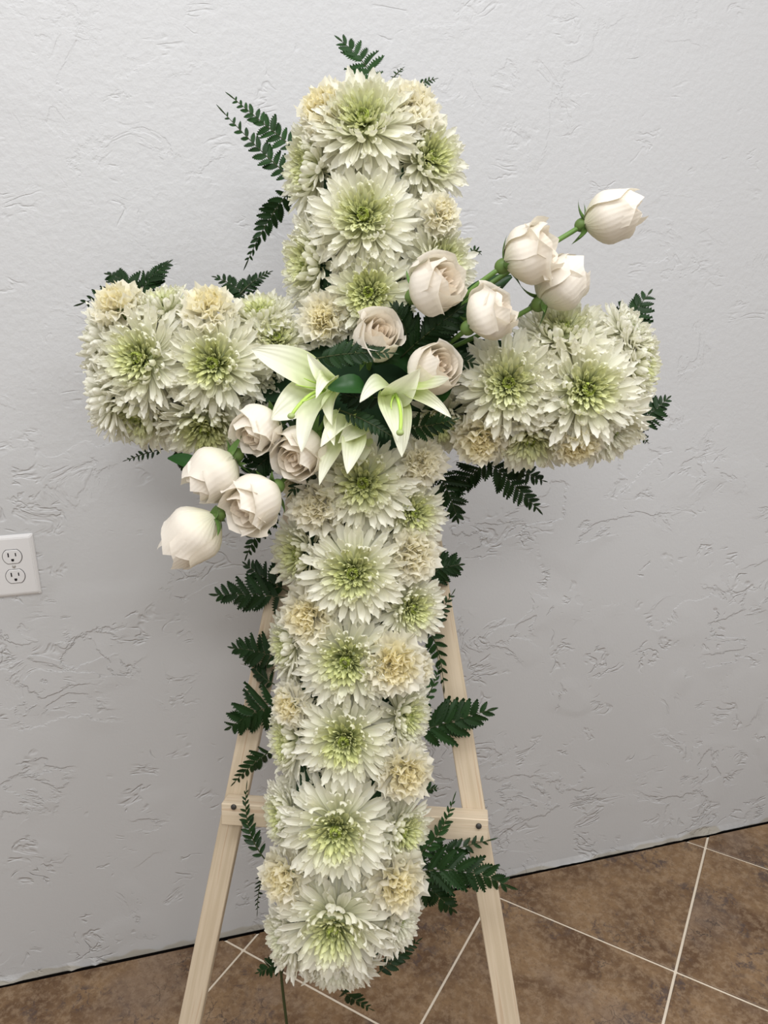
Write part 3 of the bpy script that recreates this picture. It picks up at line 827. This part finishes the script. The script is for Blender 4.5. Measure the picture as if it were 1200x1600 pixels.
# ------------------------------------------------------------------ ferns
def pinna_mesh(deep, seed, n=8):
    rnd = random.Random(seed); vs, fs = [], []; c = rnd.uniform(-.12, .12); dr = rnd.uniform(.0, .25)
    def w_(t): return .5 * (math.sin(math.pi * min(1, t * .82 + .18)) ** .75) * (1 if t < 1 else 0)
    mid = [Vector((c * (i / n) ** 2, i / n, -dr * (i / n) ** 2)) for i in range(n + 1)]
    vs += mid
    for sd in (-1, 1):
        val, tip = [], []
        for i in range(n + 1):
            t = i / n; b = len(vs); vs.append(mid[i] + Vector((sd * w_(t) * deep * .34, 0, .05 * w_(t)))); val.append(b)
        for i in range(n):
            t = (i + .95) / n; b = len(vs)
            vs.append(Vector((mid[i].x + sd * w_((i + .5) / n) * .34 * rnd.uniform(.9, 1.1), min(.99, t + .02), mid[i].z + .05))); tip.append(b)
        for i in range(n):
            f = (i, val[i], tip[i], val[i + 1], i + 1)
            fs.append(f if sd > 0 else f[::-1])
    return mesh('leaflet', vs, fs, False, M['fern'])
PINS = [pinna_mesh(.70, i) for i in range(4)]; PINL = [pinna_mesh(.5, 20 + i) for i in range(4)]
def frond(pts, wpx, label, seed, n=8, lobed=False, lean=(0, 0), start=.16, lit=1.0, thin=.0011, ang=56):
    rnd = random.Random(seed)
    P = [at(x, y, z) for x, y, z in pts]; org = P[0]
    q = bez(P, 16); mp = m_per_px(org); W = wpx * 1.12 * mp
    t = thing('fern_frond', label, 'fern', org, 'leatherleaf fern fronds around the cross')
    link('stalk', tube('stalk', [p - org for p in q], [thin * (1 - .6 * i / 15) for i in range(16)], 5, M['rachis']), None, t, Matrix())
    nrm = face(*lean)
    L = sum((q[i + 1] - q[i]).length for i in range(15))
    def sample(u):
        f = u * 15; i = min(14, int(f)); return q[i].lerp(q[i + 1], f - i), (q[i + 1] - q[i]).normalized()
    for k in range(n):
        u = start + (.96 - start) * (k / n) ** .92
        p, d = sample(u)
        for sd in (-1, 1):
            uu = min(.97, u + (.02 if sd > 0 else 0)); p, d = sample(uu)
            env = min(1, .62 + 2.2 * (uu - start)) * (1 - uu) ** .72 / (1 - start) ** .72
            l = W * env * rnd.uniform(.88, 1.1) + .1 * W
            o = perp(d, nrm); s = d.cross(o) * sd
            a = R_(ang - 18 * uu + rnd.gauss(0, 5))
            dd = (d * math.cos(a) + s * math.sin(a) + o * rnd.gauss(.0, .10)).normalized()
            nn = perp(dd, (o + s * rnd.gauss(0, .25)).normalized()); xx = dd.cross(nn)
            wsc = max(min(l * 1.5, L / n * 3.3), l * .7)
            ob = link('leaflet', rnd.choice(PINL if lobed and env > .45 else PINS), None, t, frame(xx, dd, nn, p - org, (wsc, l, l)))
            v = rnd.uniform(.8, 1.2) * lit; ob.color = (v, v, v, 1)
    p, d = sample(.93); o = perp(d, nrm)
    ob = link('leaflet', PINS[seed % 4], None, t, frame(d.cross(o), d, o, p - org, (W * .30, max(L * .13, W * .25), W * .3)))
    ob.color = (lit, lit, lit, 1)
B_ = -.005
FERNS = [
 ([(588, 135, .04), (575, 95, B_), (528, 60, .0)], 40, 7, 1, (0, 20), 'fern frond curling up from the very top of the cross', 1.5),
 ([(640, 140, .02), (660, 128, .0), (682, 123, .0)], 12, 6, 0, (0, 0), 'tiny fern tip on the rose-side shoulder at the top of the cross', 1.2),
 ([(612, 125, .02), (622, 112, .0), (630, 106, .0)], 9, 4, 0, (0, 0), 'tiniest fern tip, just beside the topmost chrysanthemum', 1.1),
 ([(470, 240, .0), (420, 200, -.01), (358, 148, -.01)], 25, 11, 0, (-20, 20), 'upper of the two fern fronds pointing up and out from the upper arm', 1.5),
 ([(465, 285, .0), (420, 252, -.01), (342, 168, -.01)], 25, 11, 0, (-20, 20), 'lower of the two fern fronds pointing up and out from the upper arm', 1.3),
 ([(462, 290, .0), (420, 330, -.01), (383, 417, -.02)], 24, 12, 0, (35, 0), 'narrow fern frond hanging from the upper arm against the wall', 1.0),
 ([(250, 480, .0), (200, 440, -.01), (120, 478, -.02)], 30, 10, 0, (0, -25), 'fern frond reaching outward behind the carnation on the outlet-side arm', .9),
 ([(215, 480, -.01), (218, 440, -.02), (267, 408, -.03)], 36, 9, 0, (-30, 0), 'fern frond rising with slender tips from the outlet-side arm', .9),
 ([(225, 475, -.01), (205, 435, -.02), (165, 428, -.03)], 34, 9, 0, (20, 20), 'fern frond fanning up from the outer top of the outlet-side arm', .9),
 ([(390, 475, .0), (375, 445, -.01), (333, 432, -.02)], 26, 7, 0, (0, 20), 'fern frond in the inner corner above the outlet-side arm, pointing outward', .9),
 ([(375, 460, .0), (392, 438, -.01), (424, 424, -.02)], 17, 8, 0, (0, 0), 'fern frond in the inner corner above the outlet-side arm, pointing at the upper arm', .9),
 ([(965, 520, .02), (980, 500, .0), (1018, 454, -.01)], 40, 6, 0, (-10, 10), 'fern frond standing up at the outer end of the rose-side arm', 1.0),
 ([(858, 490, .04), (885, 470, .03), (918, 452, .02)], 16, 7, 0, (0, 0), 'small fern behind the rose pair over the rose-side arm', .8),
 ([(735, 395, .03), (742, 385, .02), (752, 398, .02)], 10, 4, 0, (0, 0), 'tiny fern beside the upper arm near the rose stems', 1.0),
 ([(985, 665, .02), (1015, 650, .0), (1046, 620, -.01)], 32, 8, 0, (0, 0), 'fern frond poking out at the outer end of the rose-side arm', .9),
 ([(995, 670, .0), (1005, 685, .0), (1013, 692, -.01)], 12, 4, 0, (0, 0), 'tiny fern tip under the outer end of the rose-side arm', .8),
 ([(680, 730, .03), (700, 760, .0), (716, 815, -.01)], 44, 11, 1, (0, 0), 'broad fern frond hanging in the corner between stem and rose-side arm', .8),
 ([(775, 715, .03), (735, 735, .0), (692, 785, -.01)], 34, 11, 1, (10, 0), 'fern frond sweeping back to the stem under the rose-side arm', .75),
 ([(755, 715, .03), (790, 745, .0), (845, 800, -.01)], 36, 11, 1, (0, 0), 'fern frond hanging on a dark stalk under the rose-side arm', .8),
 ([(800, 720, .03), (825, 745, .01), (852, 752, .0)], 22, 6, 0, (0, 0), 'short fern right beneath the middle of the rose-side arm', .75),
 ([(660, 905, .03), (685, 885, .0), (722, 882, .0)], 38, 7, 0, (20, 0), 'fern frond spreading over the top of the exposed easel leg', .9),
 ([(668, 985, .02), (685, 960, .02), (710, 923, .02)], 18, 7, 0, (0, 0), 'small fern crossing the easel leg below the spreading one', .9),
 ([(660, 975, .02), (690, 1000, .02), (694, 1082, .0)], 22, 7, 0, (-5, 0), 'fern with separate oval leaflets hanging along the easel leg', 1.1),
 ([(662, 1100, .02), (680, 1070, .01), (688, 1035, .0)], 16, 6, 0, (40, 0), 'yellow-green fern folded sideways next to the easel leg', 1.6),
 ([(645, 1145, .03), (690, 1132, .02), (773, 1107, .02)], 50, 8, 0, (0, 0), 'broad fern frond lying across the easel leg', 1.0),
 ([(650, 1240, .02), (668, 1232, .01), (684, 1232, .0)], 16, 5, 0, (0, 0), 'small fern just above the easel crossbar', .9),
 ([(632, 1345, .05), (690, 1325, .05), (710, 1242, .05)], 20, 11, 0, (10, 20), 'fern frond arching up in front of the easel crossbar', 1.4),
 ([(630, 1370, .05), (715, 1340, .06), (800, 1388, .05)], 48, 10, 1, (0, 10), 'widest fern frond, spreading past the easel leg at the foot of the cross', .95),
 ([(635, 1360, .04), (670, 1385, .04), (712, 1425, .03)], 40, 9, 0, (0, 0), 'fern frond pointing to the floor under the widest one', .85),
 ([(640, 1360, .04), (700, 1325, .04), (770, 1312, .04)], 26, 8, 0, (0, 25), 'fern frond just under the nailed end of the crossbar', .9),
 ([(585, 1525, .02), (620, 1495, .0), (656, 1468, .0)], 20, 9, 0, (0, 25), 'fern frond low behind the foot of the cross over the tiles', .8),
 ([(530, 1545, .02), (550, 1560, .0), (582, 1578, .0)], 20, 6, 0, (0, 0), 'fern tip hanging lowest under the foot of the cross', .8),
 ([(450, 1490, .02), (430, 1510, .0), (402, 1520, .0)], 24, 8, 0, (0, 25), 'fern frond low on the outlet side of the foot of the cross', .9),
 ([(435, 775, .04), (405, 820, .02), (384, 872, .0)], 28, 9, 0, (10, 0), 'fern frond hanging behind the open rose with visible spiral', .9),
 ([(450, 935, .03), (400, 925, .0), (332, 930, .0)], 46, 9, 1, (0, 0), 'widest fern frond on the outlet side of the stem', .9),
 ([(450, 925, .02), (415, 905, .0), (382, 880, -.01)], 34, 8, 0, (0, 0), 'fern frond just above the widest one on the outlet side', .8),
 ([(440, 1030, .03), (405, 1015, .0), (360, 1012, .0)], 36, 8, 0, (0, 0), 'second fern frond down the outlet side of the stem', .9),
 ([(430, 1070, .02), (410, 1060, .0), (395, 1040, .0)], 24, 6, 0, (0, 0), 'short fern between the second and third fronds on the outlet side', .8),
 ([(445, 1100, .03), (400, 1105, .01), (355, 1140, .01)], 50, 7, 0, (0, 0), 'broad fern leaf drooping over the top of the outlet-side easel leg', .95),
 ([(430, 1170, .03), (400, 1185, .02), (363, 1226, .02)], 24, 8, 0, (20, 0), 'fern frond lying along the easel leg just above the crossbar', .9),
 ([(420, 1350, .05), (375, 1300, .05), (386, 1226, .05)], 17, 12, 0, (20, 20), 'slender fern arching up before the outlet-side crossbar end', .9),
 ([(418, 1350, .02), (402, 1380, .0), (402, 1428, .0)], 12, 9, 0, (40, 0), 'narrow dark fern hanging beside the lower outlet-side flowers', .8),
 ([(260, 700, .02), (225, 708, .0), (195, 720, -.01)], 14, 7, 0, (0, 0), 'small pale fern tip below the outer half of the outlet-side arm', 1.1),
 ([(270, 700, .02), (285, 722, .01), (306, 742, .0)], 17, 5, 0, (0, 0), 'small fern with oval leaflets under the outlet-side arm', .8),
 ([(488, 562, .15), (545, 548, .175), (616, 552, .18)], 30, 10, 0, (0, 15), 'fern frond lying flat above the lilies in the centre of the cross', .95),
 ([(625, 560, .10), (665, 520, .15), (725, 478, .14)], 46, 10, 0, (0, 0), 'dense fern frond filling the centre beneath the rose spray', .8),
 ([(640, 555, .10), (635, 500, .14), (612, 478, .14)], 34, 9, 0, (0, 0), 'fern frond rising behind the upper peach-hearted rose', .8),
 ([(660, 570, .09), (700, 550, .13), (745, 570, .13)], 28, 8, 0, (0, 0), 'fern frond running behind the lower peach-hearted rose', .75),
 ([(528, 640, .15), (575, 655, .18), (624, 690, .18)], 19, 12, 0, (0, 15), 'slim fern frond between the drooping lily and the smaller lily', .9),
 ([(628, 668, .11), (670, 668, .15), (712, 655, .15)], 26, 8, 0, (0, 0), 'fern frond under the smaller lily', .9),
 ([(470, 660, .09), (430, 710, .13), (362, 762, .12)], 36, 10, 0, (0, 0), 'fern frond among the hanging roses on the outlet side', .85),
 ([(480, 690, .09), (430, 720, .12), (372, 715, .12)], 32, 9, 0, (0, 0), 'fern frond between the broad-petal rose and the open rose', .85),
 ([(465, 640, .10), (440, 670, .15), (418, 690, .16)], 24, 6, 0, (0, 0), 'fern leaf in front of the small rose under the lily tepal', 1.0),
 ([(500, 690, .10), (480, 745, .12), (452, 772, .12)], 26, 7, 0, (0, 0), 'fern tip under the half-hidden rose by the stem', .85),
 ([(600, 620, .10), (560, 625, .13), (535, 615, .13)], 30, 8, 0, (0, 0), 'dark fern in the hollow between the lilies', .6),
 ([(515, 160, .08), (525, 160, .10), (530, 158, .11)], 10, 4, 0, (0, 0), 'tiny dark fern bit between the topmost chrysanthemum and its carnation', .8),
]
for i, (pts, wpx, n, lob, ln, lab, lit) in enumerate(FERNS):
    frond(pts, wpx, lab, 700 + i, n, bool(lob), ln, .14, lit)
# bare dark stalk that trails from the foot of the cross to the floor
def stalk():
    P = [at(438, 1500, .02), at(440, 1545, .0), at(446, 1580, -.005), at(452, 1625, -.01), at(458, 1700, -.01)]
    org = P[0].copy()
    o = link('fern_stalk', tube('fern_stalk', [p - org for p in bez(P, 12)], .0022, 6, M['rachis']), None, None, Matrix.Translation(org))
    o['label'] = 'bare dark stalk hanging from the foot of the cross over the tiles'; o['category'] = 'stalk'
stalk()
